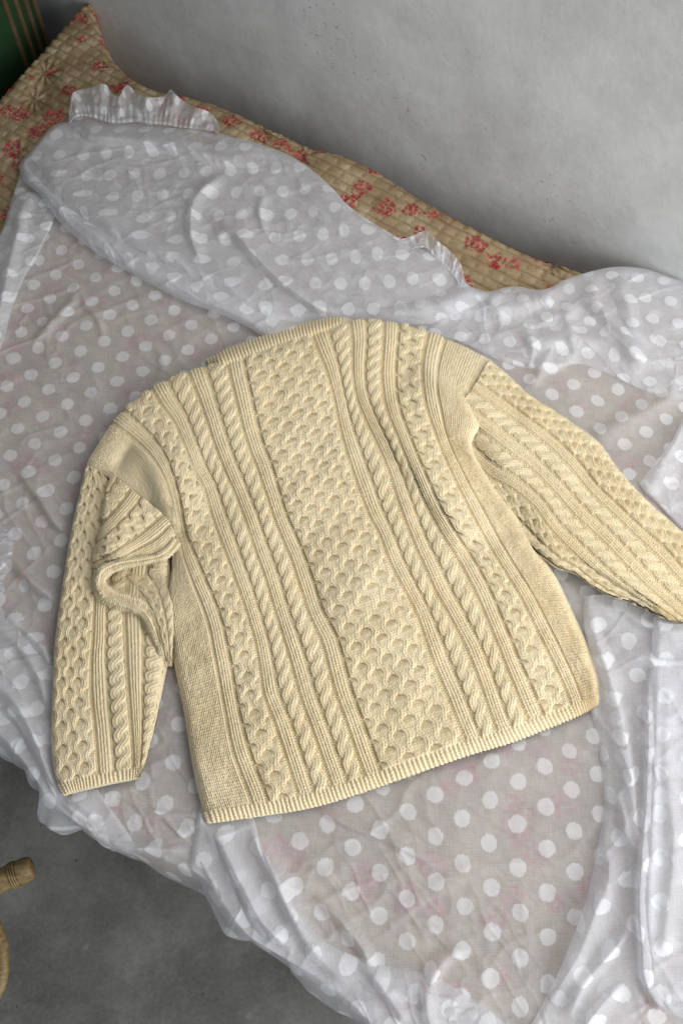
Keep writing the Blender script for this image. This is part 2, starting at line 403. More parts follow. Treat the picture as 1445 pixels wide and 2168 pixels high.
# ------------------------------------------------------------------ quilt
def quilt_z(X, Y, px, py):
    w = (X-WA[0])*wn[0] + (Y-WA[1])*wn[1]; l = (X-WA[0])*wd[0] + (Y-WA[1])*wd[1]
    w = w + 0.004*fbm(l*9, w*9, 3); l = l + 0.006*fbm(l*8, w*8, 5)
    a = w/0.024; b = l/0.030 + 0.35*hsh(np.floor(a), np.floor(a)*0, 4)
    ca = np.abs(np.sin(np.pi*a)); cb = np.abs(np.sin(np.pi*b))
    puff = np.minimum(ca**0.5, 0.25 + 0.75*cb**0.4)*(0.85+0.3*vnoise(a*0.7, b*0.7, 8))
    z = 0.0065*puff
    global GROOVE
    GROOVE = np.maximum(np.exp(-(ca/0.20)**2), 0.7*np.exp(-(cb/0.16)**2))
    for tx, ty in ((98, 155), (75, 212), (920, 585), (1170, 560), (640, 330), (40, 330), (560, 280)):     # tied tufts
        d = np.hypot(px-tx, py-ty); an = np.arctan2(py-ty, px-tx)
        z = z + np.exp(-(d/30)**2)*(-0.010 + 0.0035*np.sin(an*9 + d*0.06))
    z = z + 0.006*fbm(px/110, py/110, 21)
    z = z + ridge(px, py, [(250,120,0),(330,215,0.022),(480,280,0.02),(700,375,0.012),(900,470,0.008),(1100,560,0.004)], 60, 40)*0.6
    return z
NQ, MQ = 440, 480
V = np.linspace(0, 1, NQ)
qb, _ = resample(Q_BACK, V, ZB, 2); qf, _ = resample(Q_FRONT, V, ZB, 4)
T = np.linspace(0, 1, MQ)**1.15
PX = qb[None, :, 0]*(1-T[:, None]) + qf[None, :, 0]*T[:, None]; PY = qb[None, :, 1]*(1-T[:, None]) + qf[None, :, 1]*T[:, None]
B = P(PX, PY, ZB)
zq = quilt_z(B[..., 0], B[..., 1], PX, PY)
Xq = P(PX, PY, ZB-0.012 + zq)
# roll the borders over and let them hang
def distedge(A, axis, idx):
    d = np.linalg.norm(np.diff(A[..., :2], axis=axis), axis=2)
    return d
db = np.abs((Xq[..., 0]-Xq[0:1, :, 0])*0 + np.cumsum(np.concatenate([np.zeros((1, NQ)), np.linalg.norm(np.diff(Xq[..., :2], axis=0), axis=2)]), axis=0))
dfr = db[-1:, :] - db
dl = np.cumsum(np.concatenate([np.zeros((MQ, 1)), np.linalg.norm(np.diff(Xq[..., :2], axis=1), axis=2)], axis=1), axis=1)
def rolled(d, r, h): return -h*(1-np.sqrt(np.clip(1-(1-np.clip(d/r, 0, 1))**2, 0, 1)))
Xq[..., 2] += rolled(db, 0.035, 0.035) + rolled(dfr, 0.05, 0.05) + rolled(dl, 0.03, 0.03)
def skirt(edge, out, drop, n, wav=0.0):
    """continue a mesh edge downwards: rows of points falling away from it"""
    R = []
    for k in range(1, n+1):
        t = k/n
        e = edge.copy(); e[:, :2] += out*(0.012*math.sin(t*math.pi/2)) ; e[:, 2] -= drop*t
        R.append(e)
    return np.stack(R)
Xq = np.concatenate([skirt(Xq[0], wn, 0.30, 14)[::-1], Xq, skirt(Xq[-1], -wn, 0.05, 10)], 0)
left = skirt(Xq[:, 0], -wd, 0.30, 14); left = np.transpose(left[::-1], (1, 0, 2))
Xq = np.concatenate([left, Xq], 1)
uvq = np.stack([(Xq[..., 0]-WA[0])*wd[0]+(Xq[..., 1]-WA[1])*wd[1] - Xq[..., 2]*0.6, (Xq[..., 0]-WA[0])*wn[0]+(Xq[..., 1]-WA[1])*wn[1] - Xq[..., 2]*0.6], -1)
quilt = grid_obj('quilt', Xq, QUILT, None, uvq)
th = np.zeros(Xq.shape[:2]); th[14:14+MQ, 14:14+NQ] = GROOVE
quilt.data.attributes.new('groove', 'FLOAT', 'POINT').data.foreach_set('value', th.astype(np.float32).ravel())
tag(quilt, 'old cream patchwork quilt with red flowers, under the muslin along the wall', 'quilt')

# ------------------------------------------------------------------ muslin sheets
def crumple(X, Y, seed, amp=1.0):
    """soft creases of crushed muslin, in metres"""
    a = 0.55; c, s = math.cos(a), math.sin(a)
    u = X*c+Y*s; v = -X*s+Y*c
    wx = 0.03*fbm(X*7, Y*7, seed+1)
    r1 = 1-np.abs(fbm((u+wx)*16, (v+wx)*5, seed+2, 2))*2.2
    r2 = 1-np.abs(fbm((u+wx)*6, (v-wx)*21, seed+5, 2))*2.2
    r3 = 1-np.abs(fbm((u-wx)*34, (v+wx)*13, seed+15, 2))*2.4
    r4 = 1-np.abs(fbm((u*0.7+v*0.7+wx)*40, (v*0.7-u*0.7)*15, seed+18, 2))*2.4
    patch = sm(-0.25, 0.45, fbm(X*4.5, Y*4.5, seed+21, 2))
    return amp*(0.0024*np.clip(r1, 0, 1)**3 + 0.0020*np.clip(r2, 0, 1)**3 + (0.3+patch)*(0.0013*np.clip(r3, 0, 1)**4 + 0.0012*np.clip(r4, 0, 1)**4) + 0.0007*fbm(X*40, Y*40, seed+9, 3) + 0.0035*fbm(X*6, Y*6, seed+12, 2))

def muslin(name, A, Bc, n, m, z0, folds, curls, seed, parent, rot=0.0, off=(0, 0), hang=None, amp=1.0, under=0.0, clear=True, zfun=None, squash=1.0):
    """a sheet between the pixel curves A and Bc; curls = (radius at A, at B, at start, at end) in metres, 0 = flat"""
    V = np.linspace(0, 1, n); a, _ = resample(A, V, ZB, 3); b, _ = resample(Bc, V, ZB, 3)
    T = np.linspace(0, 1, m)[:, None]
    PX = a[None, :, 0]*(1-T)+b[None, :, 0]*T; PY = a[None, :, 1]*(1-T)+b[None, :, 1]*T
    G = P(PX, PY, ZB)
    d0 = np.cumsum(np.concatenate([np.zeros((1, n)), np.linalg.norm(np.diff(G[..., :2], axis=0), axis=2)]), axis=0); d1 = d0[-1:]-d0
    e0 = np.cumsum(np.concatenate([np.zeros((m, 1)), np.linalg.norm(np.diff(G[..., :2], axis=1), axis=2)], axis=1), axis=1); e1 = e0[:, -1:]-e0
    z = np.zeros_like(PX)
    for f in folds: z = z + ridge(PX, PY, *f)
    if clear: z = z*sweater_clear(PX, PY)
    cr = crumple(G[..., 0], G[..., 1], seed, amp)
    if clear: cr = cr*(0.35+0.65*sweater_clear(PX, PY))
    Z = z0 + z + cr
    if zfun is not None: Z = Z + zfun(PX, PY)
    env = 1.0
    for d, r in zip((d0, d1, e0, e1), curls):
        if r > 0: env = env*np.sqrt(np.clip(1-(1-np.clip(d/r, 0, 1))**2, 0, 1))
    Z = ZB+0.0022 + (Z-ZB-0.0022)*env if np.ndim(env) else Z
    X = P(PX, PY, Z)
    c, s = math.cos(rot), math.sin(rot)
    if hang is not None:       # the B side falls over the edge of the bed
        hx, drop, rows = hang
        Xe = X[-1]; R = []
        ph = np.linspace(0, 1, n)
        wob = fbm(ph*7, ph*0, seed+31, 2); wob2 = fbm(ph*15, ph*0+3, seed+33, 1)
        for k in range(1, rows+1):
            t = k/rows; e = Xe.copy()
            bulge = 0.022*math.sin(min(1, t*1.6)*math.pi/2)
            e[:, :2] += -wn*(bulge*(0.6) + (0.026*wob+0.010*wob2)[:, None]*min(1, t*2.2))
            e[:, 2] = Xe[:, 2] - drop*(t**1.3)
            R.append(e)
        X = np.concatenate([X, np.stack(R)], 0)
    UVm = np.stack([X[..., 0]*c - X[..., 1]*squash*s + off[0] + (X[..., 2]-ZB)*0.5, X[..., 0]*s + X[..., 1]*squash*c + off[1] + (X[..., 2]-ZB)*0.5], -1)
    o = grid_obj(name, X, MUSLIN, parent, UVm)
    return o

M_TOP = [(-260,760),(-120,640),(-10,520),(22,430),(34,395),(50,345),(75,315),(108,276),(140,262),(152,240),(165,222),(230,228),(330,232),(420,252),(462,280),(540,302),(620,332),(690,385),(742,440),(800,478),(850,506),(905,520),(950,545),(985,600),(1030,618),(1080,606),(1150,614),(1200,590),(1290,566),(1360,570),(1420,590),(1470,604),(1600,660)]
M_BOT = [(-260,1340),(-60,1510),(8,1560),(60,1625),(105,1690),(160,1742),(215,1778),(300,1800),(390,1838),(440,1865),(475,1915),(520,1975),(570,2010),(640,2050),(680,2075),(740,2120),(800,2180),(880,2250),(1050,2360),(1300,2520)]
base_folds = [
    ([(700,640,.004),(820,665,.012),(930,640,.022),(1010,612,.026),(1100,640,.02),(1180,600,.02)], 30, 26),
    ([(1290,570,.02),(1330,640,.028),(1345,700,.020),(1400,760,.010),(1440,800,.006)], 26, 18),
    ([(1080,700,.0),(1130,690,.014),(1200,660,.018),(1290,690,.012),(1400,720,.010)], 20, 26),
    ([(1040,745,.0),(1100,760,.012),(1170,772,.010),(1210,760,.0)], 9, 22),
    ([(1120,840,.0),(1150,770,.010),(1190,690,.012),(1215,640,.006)], 9, 12),
    ([(1010,780,.0),(1060,690,.010),(1040,640,.012)], 14, 14),
    ([(1210,960,.0),(1300,900,.008),(1400,850,.010),(1445,790,.012)], 22, 14),
    ([(20,975,.0),(80,1050,.010),(120,1110,.012),(160,1130,.0)], 10, 16),
    ([(60,740,.0),(100,690,.007),(150,640,.005),(170,600,.0)], 10, 8),
    ([(20,1180,.0),(60,1225,.014),(105,1260,.012),(140,1290,.0)], 14, 10),
    ([(0,1290,.008),(50,1330,.012),(100,1385,.014),(120,1440,.008)], 14, 10),
    ([(0,1480,.008),(40,1530,.012),(80,1600,.012),(120,1680,.010),(190,1740,.008),(260,1760,.0)], 12, 10),
    ([(250,1690,.0),(330,1720,.006),(410,1725,.004)], 6, 6),
    ([(150,1740,.0),(260,1790,.009),(350,1800,.010),(405,1798,.004)], 10, 14),
    ([(405,1790,.0),(360,1745,.006),(340,1730,.0)], 5, 5),
    ([(410,1795,.0),(440,1850,.012),(470,1900,.008)], 8, 10),
    ([(440,1750,.0),(470,1800,.012),(505,1880,.014),(545,1960,.010),(600,2010,.0)], 14, 18),
    ([(520,1735,.0),(560,1810,.018),(590,1880,.024),(625,1960,.020),(680,2050,.012)], 10, 22),
    ([(640,1700,.0),(740,1750,.007),(830,1785,.006),(930,1840,.004)], 6, 12),
    ([(650,1890,.0),(700,1930,.010),(760,2000,.014),(790,2060,.010)], 10, 14),
    ([(900,2160,.010),(915,2080,.014),(945,2030,.008),(1000,2010,.0)], 10, 20),
    ([(720,2060,.006),(800,2100,.012),(900,2130,.008),(1000,2150,.010)], 20, 20),
    ([(180,640,.0),(210,680,.006),(220,720,.0)], 7, 7),
    ([(300,700,.0),(345,760,.004),(330,820,.0)], 9, 9),
]
root = bpy.data.objects.new('muslin_sheet', None); COL.objects.link(root); root.location = (0, 0, 0)
tag(root, 'sheer white muslin sheet with woven dots, crumpled over the bed under the sweater', 'cloth')
muslin('cloth', M_TOP, M_BOT, 480, 540, ZB+0.003, base_folds, (0.02, 0, 0, 0), 11, root, hang=(0, 0.16, 22))
# folded-back layers lying on the first one
muslin('folded_layer', [(38,352),(72,312),(110,268),(150,258),(230,262),(330,268),(440,276),(540,305),(620,334),(700,395),(745,448),(790,476),(850,510),(930,545),(985,600),(1040,640)],
       [(52,388),(95,420),(135,470),(200,525),(262,562),(330,600),(395,632),(470,655),(545,690),(600,712),(660,700),(740,690),(800,690),(860,690),(960,680),(1040,668)], 420, 220, ZB+0.012,
       [([(70,330,.01),(130,400,.024),(220,462,.030),(330,530,.030),(440,580,.028),(540,640,.024),(640,690,.014)], 26, 30),
        ([(150,262,.010),(200,285,.016),(330,300,.018),(450,330,.014),(560,345,.008)], 14, 26),
        ([(490,362,.0),(440,390,.014),(408,430,.020),(405,500,.016),(430,560,.012)], 8, 14),
        ([(440,505,.0),(490,490,.018),(530,530,.022),(600,600,.020),(690,660,.014),(760,690,.0)], 8, 24),
        ([(560,400,.0),(550,450,.010),(570,510,.0)], 8, 8),
        ([(620,350,.0),(700,430,.014),(780,500,.016),(860,560,.012),(950,620,.012)], 40, 30)],
       (0.012, 0.022, 0.015, 0.02), 41, root, rot=0.5, off=(0.013, 0.027), amp=0.95, squash=0.78)
muslin('folded_layer', [(-60,560),(-20,520),(14,470),(28,425),(42,408),(75,408),(112,425)], [(-60,900),(-30,820),(5,730),(28,650),(52,590),(78,548),(114,470)], 150, 110, ZB+0.014,
       [([(60,410,.006),(40,480,.016),(20,560,.018),(0,650,.016),(-30,740,.01)], 14, 14)], (0.012, 0.014, 0, 0.02), 61, root, rot=-0.3, off=(0.02, 0.01), amp=1.2)
muslin('folded_layer', [(1236,1262),(1233,1310),(1243,1370),(1250,1440),(1248,1500),(1263,1560),(1272,1640),(1276,1710),(1262,1800),(1240,1900),(1205,2000),(1165,2090),(1110,2190),(1060,2260)],
       [(1500,1240),(1520,1330),(1540,1440),(1560,1560),(1580,1680),(1600,1800),(1620,1950),(1640,2080),(1650,2200),(1660,2330)], 380, 200, ZB+0.012,
       [([(1245,1290,.006),(1262,1350,.020),(1290,1430,.022),(1318,1540,.024),(1335,1640,.020),(1345,1760,.018),(1352,1830,.010)], 30, 9),
        ([(1270,1330,.0),(1320,1372,.016),(1380,1395,.022),(1445,1400,.024),(1500,1400,.02)], 22, 10),
        ([(1382,1400,.0),(1372,1460,.016),(1372,1560,.022),(1368,1680,.024),(1360,1800,.026),(1352,1900,.026),(1358,2000,.022),(1366,2080,.018),(1400,2130,.016),(1450,2100,.01)], 9, 34),
        ([(1270,1740,.0),(1290,1850,.012),(1260,1930,.016),(1220,2030,.016),(1160,2120,.012)], 12, 26),
        ([(1348,1940,.0),(1300,2010,.016),(1240,2080,.016),(1200,2160,.014)], 20, 10),
        ([(1330,2070,.0),(1270,2130,.012),(1220,2200,.014)], 8, 16),
        ([(1300,1650,.0),(1320,1740,.006),(1330,1800,.0)], 12, 8),
        ([(1440,1500,.0),(1420,1620,.012),(1440,1750,.012),(1430,1900,.012)], 20, 18),
        ([(1290,1270,.0),(1360,1320,.010),(1445,1345,.012)], 12, 8)],
       (0.012, 0, 0, 0), 71, root, rot=-0.15, off=(0.03, 0.02), amp=1.15)
muslin('folded_layer', [(1380,1300),(1376,1400),(1374,1500),(1370,1640),(1362,1800),(1356,1920),(1362,2040),(1370,2100),(1420,2150)],
       [(1560,1300),(1570,1400),(1580,1500),(1590,1640),(1600,1800),(1600,1920),(1600,2040),(1610,2120),(1620,2200)], 240, 90, ZB+0.030,
       [([(1378,1400,.0),(1376,1500,.006),(1372,1700,.010),(1362,1900,.010),(1372,2060,.006)], 10, 20),
        ([(1420,1420,.0),(1410,1600,.008),(1425,1800,.010),(1405,2000,.008)], 16, 16)],
       (0.014, 0, 0.03, 0.02), 83, root, rot=0.1, off=(0.01, 0.05), amp=1.15)
muslin('folded_layer', [(1560,840),(1480,860),(1445,885),(1420,935),(1380,985),(1350,1025)], [(1560,1200),(1500,1170),(1470,1150),(1440,1120),(1400,1078),(1362,1040)], 120, 70, ZB+0.012,
       [([(1440,900,.01),(1400,980,.014),(1380,1030,.01)], 20, 20)], (0.014, 0.01, 0, 0.01), 91, root, rot=0.4, off=(0.02, 0.0))
muslin('folded_layer', [(-60,1240),(0,1283),(60,1338),(110,1392),(130,1450),(150,1530),(170,1620)], [(-60,1500),(6,1560),(58,1622),(100,1685),(155,1736),(215,1770),(290,1790)], 200, 130, ZB+0.008,
       [([(-10,1440,.006),(40,1500,.016),(85,1590,.016),(120,1660,.014),(190,1720,.006)], 12, 12), ([(0,1330,.004),(60,1390,.010),(100,1480,.008)], 12, 12)],
       (0.012, 0, 0, 0.02), 101, root, rot=0.25, off=(0.04, 0.01), hang=(0, 0.10, 16))
muslin('folded_layer', [(425,1690),(465,1680),(520,1690),(556,1795),(585,1850),(612,1900),(650,1960),(720,2010),(800,2040),(900,2060),(1010,2120),(1110,2200)],
       [(398,1838),(440,1865),(475,1915),(520,1975),(570,2010),(640,2050),(680,2075),(740,2120),(800,2180),(880,2250),(960,2300),(1050,2360)], 320, 120, ZB+0.010,
       [([(450,1750,.004),(480,1810,.014),(515,1880,.016),(560,1960,.014),(620,2010,.008)], 9, 16),
        ([(525,1740,.0),(560,1810,.014),(595,1880,.016),(630,1960,.014),(690,2040,.010),(780,2110,.0)], 15, 26),
        ([(760,2040,.0),(800,2080,.010),(850,2150,.010)], 12, 12), ([(900,2070,.01),(905,2150,.014),(930,2200,.01)], 10, 20)],
       (0.016, 0, 0.01, 0), 111, root, rot=-0.35, off=(0.0, 0.03), hang=(0, 0.12, 16), amp=1.1)

muslin('folded_layer', [(52,350),(90,378),(130,412),(175,455),(240,492),(320,530),(400,562),(470,590),(530,622),(600,668),(650,690)],
       [(46,378),(88,418),(128,472),(196,530),(262,570),(330,608),(395,640),(462,664),(520,690),(560,712),(620,716)], 300, 70, ZB+0.024,
       [([(70,380,.006),(130,440,.014),(215,500,.016),(330,570,.016),(460,630,.014),(560,690,.008)], 22, 16)], (0.022, 0.016, 0.02, 0.02), 131, root, rot=0.9, off=(0.02, 0.04), amp=0.9, squash=0.8)
muslin('folded_layer', [(990,606),(1040,618),(1085,606),(1150,614),(1200,590),(1290,566),(1360,568),(1430,590),(1500,604)],
       [(880,716),(960,722),(1010,744),(1060,766),(1110,780),(1170,782),(1225,772),(1300,800),(1370,832),(1440,845),(1520,850)], 320, 130, ZB+0.010,
       [([(1000,640,.006),(1060,650,.016),(1120,640,.016),(1190,610,.018)], 20, 24), ([(1255,580,.006),(1262,640,.020),(1310,690,.024),(1345,740,.018),(1350,790,.008)], 24, 12),
        ([(1080,690,.0),(1140,720,.012),(1220,715,.014),(1300,730,.012),(1380,770,.010)], 16, 20), ([(1110,690,.0),(1128,735,.010),(1120,775,.006)], 9, 9),
        ([(1160,640,.008),(1200,680,.012),(1215,740,.006)], 12, 12)], (0.015, 0.012, 0.01, 0), 141, root, rot=0.7, off=(0.01, 0.01), amp=1.15)
# gathered frill along the top edge of the sheet
def frill(name, A, Bc, n, m, waves, seed, parent, h=0.012):
    V = np.linspace(0, 1, n); a, _ = resample(A, V, ZB, 1); b, _ = resample(Bc, V, ZB, 1); T = np.linspace(0, 1, m)[:, None]
    PX = a[None, :, 0]*(1-T)+b[None, :, 0]*T; PY = a[None, :, 1]*(1-T)+b[None, :, 1]*T
    ph = V[None, :]*waves + 0.6*fbm(V*waves*0.7, V*0, seed)[None, :]
    g = (1-T)**0.8
    z = ZB+0.012 + h*g*(0.5+0.5*np.sin(2*np.pi*ph + T*1.2)) + 0.006*g*fbm(V[None,:]*23, T*3, seed+2, 2) + 0.004*fbm(V[None,:]*9, T*1.5, seed+4, 2) + 0.0012*np.sin(2*np.pi*ph*4.3 + T)*np.exp(-((T-0.85)/0.3)**2) + 0.006*np.exp(-((T-0.92)/0.08)**2)
    X = P(PX, PY, z)
    uv = X[..., :2]*1.0 + np.array([0.5, 0.013]); uv[..., 0] += V[None, :]*0.35
    return grid_obj(name, X, MUSLIN, parent, uv)
frill('frill', [(146,236),(151,205),(160,193),(190,186),(222,178),(236,196),(252,204),(264,184),(274,181),(292,200),(322,206),(346,204),(362,190),(378,206),(396,218),(412,226),(440,236),(460,256),(467,276)],
      [(148,262),(158,250),(178,246),(200,250),(225,258),(250,262),(285,258),(320,262),(345,264),(380,270),(420,274),(450,278),(462,282)], 300, 60, 6, 5, root, 0.018)
frill('frill', [(-20,1100),(10,1118),(26,1128),(28,1150),(24,1180),(14,1190),(16,1212),(8,1228),(10,1250),(-2,1262)],
      [(-60,1100),(-40,1130),(-30,1150),(-30,1170),(-30,1190),(-32,1210),(-34,1230),(-36,1250),(-40,1262),(-40,1270)], 160, 40, 6, 7, root)
frill('frill', [(832,500),(850,505),(870,500),(888,492),(906,488),(920,505),(950,530),(975,560),(985,600)],
      [(850,530),(868,528),(885,525),(900,525),(915,540),(935,560),(955,580),(968,600),(972,620)], 160, 40, 3, 9, root)

# ------------------------------------------------------------------ knitting
def leg(s, t):
    """little V-shaped stitches: s in stitches, t in rows, 0..1"""
    a = (s % 1.0)*2; k = np.floor(a); la = a-k-0.5
    ph = (t + np.where(k > 0, -1, 1)*la*0.8) % 1.0
    hv = hsh(np.floor(s*2), np.floor(t + np.where(k > 0, -1, 1)*la*0.8), 71)
    return (0.72+0.5*hv)*(np.cos(np.pi*la)**0.9*(0.40+0.60*np.sin(np.pi*ph)**0.8) - 0.35*(1-np.cos(np.pi*la))*(np.sin(2*np.pi*t) > 0.2))
def purl(s, t):
    k = np.floor(s*1.3); ph = (t + 0.5*(k % 2)) % 1.0
    return (0.7+0.6*hsh(k, np.floor(t + 0.5*(k % 2)), 72))*np.sin(np.pi*ph)**1.2*(0.45+0.55*np.abs(np.sin(np.pi*s*1.3)))
def strandtop(d, w): return np.sqrt(np.clip(1-(d/w)**2, 0, 1))
MM = 0.001
def k_plain(s, t, n): return MM*(1.0 + 2.6*leg(s*0.8, t*0.85))
def k_purl(s, t, n): return MM*(-1.5 + 3.0*purl(s, t))
def k_ridge(s, t, n):
    e = strandtop(s-n/2, n/2*1.02)**0.5
    return MM*(2.0*e + 2.5*leg(s/n*2.0, t)*e)
def k_rope(s, t, n):
    Pd = 6.0; r = n*0.25; c = n/2
    ph = np.pi*t/Pd
    out = k_purl(s, t, n)*0.8
    for off in (0.0, np.pi):
        x = c + r*np.cos(ph+off)*1.08; z = np.sin(ph+off)
        d = s-x; w = n*0.35
        q = strandtop(d, w)
        slope = r*np.sin(ph+off)*np.pi/Pd
        hh = MM*(1.2 + 1.0*z + 2.3*q + 1.25*leg((d/w+1)*0.75, t*0.95 + d*slope*0.5)*q**0.5)
        out = np.where(q > 0.05, np.maximum(out, hh), out)
    return out
def k_honey(s, t, n):
    Pd = 8.0; m = int(n/4)
    # the ground of a cell is deep under the crossing above it and rises to the crossing below
    col = np.round(s/4.0); tau = (t/Pd + 0.5*(col % 2 == 0)) % 1.0 - 0.5
    out = MM*(-1.8 + 5.4*sm(-0.33, 0.06, tau) + 1.5*leg(s*0.9, t))
    wv = np.cos(2*np.pi*t/Pd); wv = np.sign(wv)*np.abs(wv)**0.55
    for k in range(m):
        sg = 1 if k % 2 == 0 else -1
        x = 4*k+2 + 0.98*sg*wv
        d = s-x; w = 1.42
        q = strandtop(d, w)
        hh = MM*(1.0 + 0.4*np.abs(wv) + 3.3*q**0.8 + 1.5*leg((d/w+1)*0.75, t)*q**0.5)
        out = np.where(q > 0.03, np.maximum(out, hh), out)
    return out
def k_rib(s, t, n):
    s = s + 0.22*fbm(s/2.3, t*0.3, 77, 2); a = np.abs(np.sin(np.pi*s/1.35))
    return MM*(0.4 + 2.3*a**0.8 + 1.6*a*np.sin(np.pi*((t+0.4*fbm(s*1.1, s*0, 78, 1)) % 1.0)))
KN = dict(plain=k_plain, purl=k_purl, ridge=k_ridge, rope=k_rope, chain=k_honey, honey=k_honey)
NAMES = dict(plain='plain_panel', ridge='raised_rib', rope='rope_cable', chain='chain_cable', honey='honeycomb_panel')

def knit_piece(parent, lines, us, layout, rows, zf, spst=5, sprow=4, hem=0, hemname='hem_ribbing', rowphase=None, rootmesh=False, scale=1.0, tube=None, top_rows=0, seed=1, vcrop=(0, 1), hemrise=0.0, phase=0.0, rpm=None):
    """knit a sheet: lines = pixel polylines down the piece at stitch coordinates us; layout = [(kind, stitches)]"""
    tot = sum(n for _, n in layout); us = np.array(us, float)
    nu = int(tot*spst)+1; nv = int(rows*sprow*(vcrop[1]-vcrop[0]))+1
    U = np.linspace(0, tot, nu); V = np.linspace(vcrop[0], vcrop[1], nv)
    A = [resample(l, V)[0] for l in lines]
    G = hermite_u(A, us, U)
    PX, PY = G[..., 0], G[..., 1]
    UU, VV = np.meshgrid(U, V)
    Z = zf(PX, PY, UU, VV)
    X = P(PX, PY, Z)
    Nn = blur(normals(X), 9); Nn /= np.linalg.norm(Nn, axis=2, keepdims=True)
    tt = VV*rows + phase
    if rpm:
        Ls = np.array([resample(l, V)[1] for l in lines])
        tt = VV*hermite_u(Ls[:, None, None], us, U)[0, :, 0][None]*rpm + phase
    # hand knitting is never quite even
    ws = UU + 0.16*fbm(UU/5, tt/9, seed+3, 2); wt = tt + 0.9*fbm(UU/13, tt/17, seed+7, 2)
    H = np.zeros_like(UU); x0 = 0
    bounds = []
    for kind, n in layout:
        i0 = np.searchsorted(U, x0-1e-6); i1 = np.searchsorted(U, x0+n-1e-6) if x0+n < tot-1e-6 else nu
        sl = slice(i0, i1)
        e = sm(0, 0.5, UU[:, sl]-x0)*sm(0, 0.5, x0+n-UU[:, sl])
        sw = UU[:, sl] + (ws[:, sl]-UU[:, sl])*e
        H[:, sl] = KN[kind](sw-x0, wt[:, sl] + (3 if kind == 'chain' else 0), n)
        bounds.append((kind, x0, x0+n)); x0 += n
    H *= 1 + 0.16*fbm(UU/3.1, tt/6.3, seed+11, 2)
    H *= 0.35 + 0.65*sm(0, 2.5, UU)*sm(0, 2.5, tot-UU)
    if hem > 0:
        hr = k_rib(UU, tt, tot); k = sm(rows-hem-0.8, rows-hem+0.4, VV*rows)
        H = H*(1-k) + hr*k
        ee = sm(rows-1.0, rows, VV*rows); H *= 1-0.8*ee
    X = X + Nn*(H*scale)[..., None]
    X[..., 2] += 0.0005*fbm(PX/2.2, PY/2.2, seed+19, 2)
    nor = normals(X)
    # cut between the columns, in the purl valleys
    cuts = [0]; kinds = []
    for j, (kind, a, b) in enumerate(bounds):
        if kind == 'purl': continue
        kinds.append(kind)
        nxt = [q for q in range(j+1, len(bounds)) if bounds[q][0] != 'purl']
        if nxt: cuts.append(int(round((b + bounds[nxt[0]][1])/2*spst)))
    cuts.append(nu-1)
    iv = nv-1 if hem == 0 else int(round((rows-hem)*sprow - vcrop[0]*rows*sprow))
    uv = np.stack([UU*0.01, tt*0.01], -1)
    objs = []
    first = None
    for k, kind in enumerate(kinds):
        sl = slice(cuts[k], cuts[k+1]+1)
        if rootmesh and first is None:
            o = grid_obj(rootmesh, X[:iv+1, sl], WOOL, parent, uv[:iv+1, sl], nor[:iv+1, sl]); first = o
        else:
            o = grid_obj(NAMES[kind], X[:iv+1, sl], WOOL, first or parent, uv[:iv+1, sl], nor[:iv+1, sl])
        objs.append(o)
    if hem > 0:
        o = grid_obj(hemname, X[iv:], WOOL, first or parent, uv[iv:], nor[iv:]); objs.append(o)
    return first or objs

sweater = bpy.data.objects.new('sweater', None); COL.objects.link(sweater); sweater.location = (0, 0, 0)
tag(sweater, 'cream hand knitted cable sweater lying back up on the dotted muslin', 'sweater')

E0 = [(183,985),(238,1018),(288,1056),(332,1100),(360,1145),(366,1200),(356,1260),(358,1330),(366,1390),(378,1450),(390,1510),(401,1580),(411,1640),(424,1695),(440,1745)]
R0 = [(250,884),(281,908),(312,936),(340,972),(357,1008),(370,1050),(382,1120),(396,1168),(416,1220),(440,1276),(457,1326),(468,1385),(475,1418),(486,1482),(497,1539),(509,1591),(527,1640),(542,1676),(558,1728)]
R1 = [(336,815),(354,849),(381,889),(402,939),(420,988),(444,1031),(462,1090),(494,1177),(513,1230),(533,1290),(553,1356),(564,1412),(573,1470),(592,1517),(609,1564),(624,1612),(642,1667),(656,1712)]
R2 = [(415,783),(437,843),(454,896),(473,953),(492,1001),(513,1050),(531,1096),(554,1167),(576,1227),(593,1288),(610,1338),(629,1397),(649,1470),(671,1530),(691,1587),(709,1639),(727,1692)]
R3 = [(497,762),(509,819),(524,886),(541,948),(558,988),(580,1057),(594,1100),(622,1165),(649,1240),(668,1300),(694,1352),(706,1394),(725,1465),(750,1535),(769,1589),(798,1668)]
R4 = [(674,702),(691,748),(707,794),(720,848),(733,908),(750,965),(774,1035),(794,1088),(816,1130),(837,1186),(862,1235),(888,1285),(912,1345),(932,1402),(957,1460),(982,1523),(1012,1594)]
R5 = [(757,679),(761,731),(758,781),(765,839),(784,885),(799,915),(819,957),(839,1007),(852,1050),(869,1099),(892,1157),(914,1204),(934,1249),(956,1287),(978,1327),(999,1368),(1020,1419),(1040,1477),(1061,1535),(1080,1574)]
R6 = [(828,684),(824,748),(821,806),(832,872),(850,917),(872,973),(891,1014),(908,1055),(932,1100),(955,1140),(985,1187),(1012,1237),(1037,1293),(1063,1357),(1086,1415),(1109,1469),(1128,1514),(1148,1548)]
R7 = [(923,710),(912,751),(908,790),(912,840),(925,895),(944,951),(966,1000),(990,1048),(1022,1110),(1065,1185),(1110,1257),(1145,1325),(1170,1375),(1187,1410),(1208,1456),(1230,1514)]
E1 = [(1040,765),(1018,806),(998,845),(1003,878),(1014,903),(1002,924),(996,944),(1010,978),(1062,1055),(1096,1093),(1138,1166),(1175,1222),(1208,1292),(1235,1351),(1253,1401),(1266,1448),(1262,1494)]
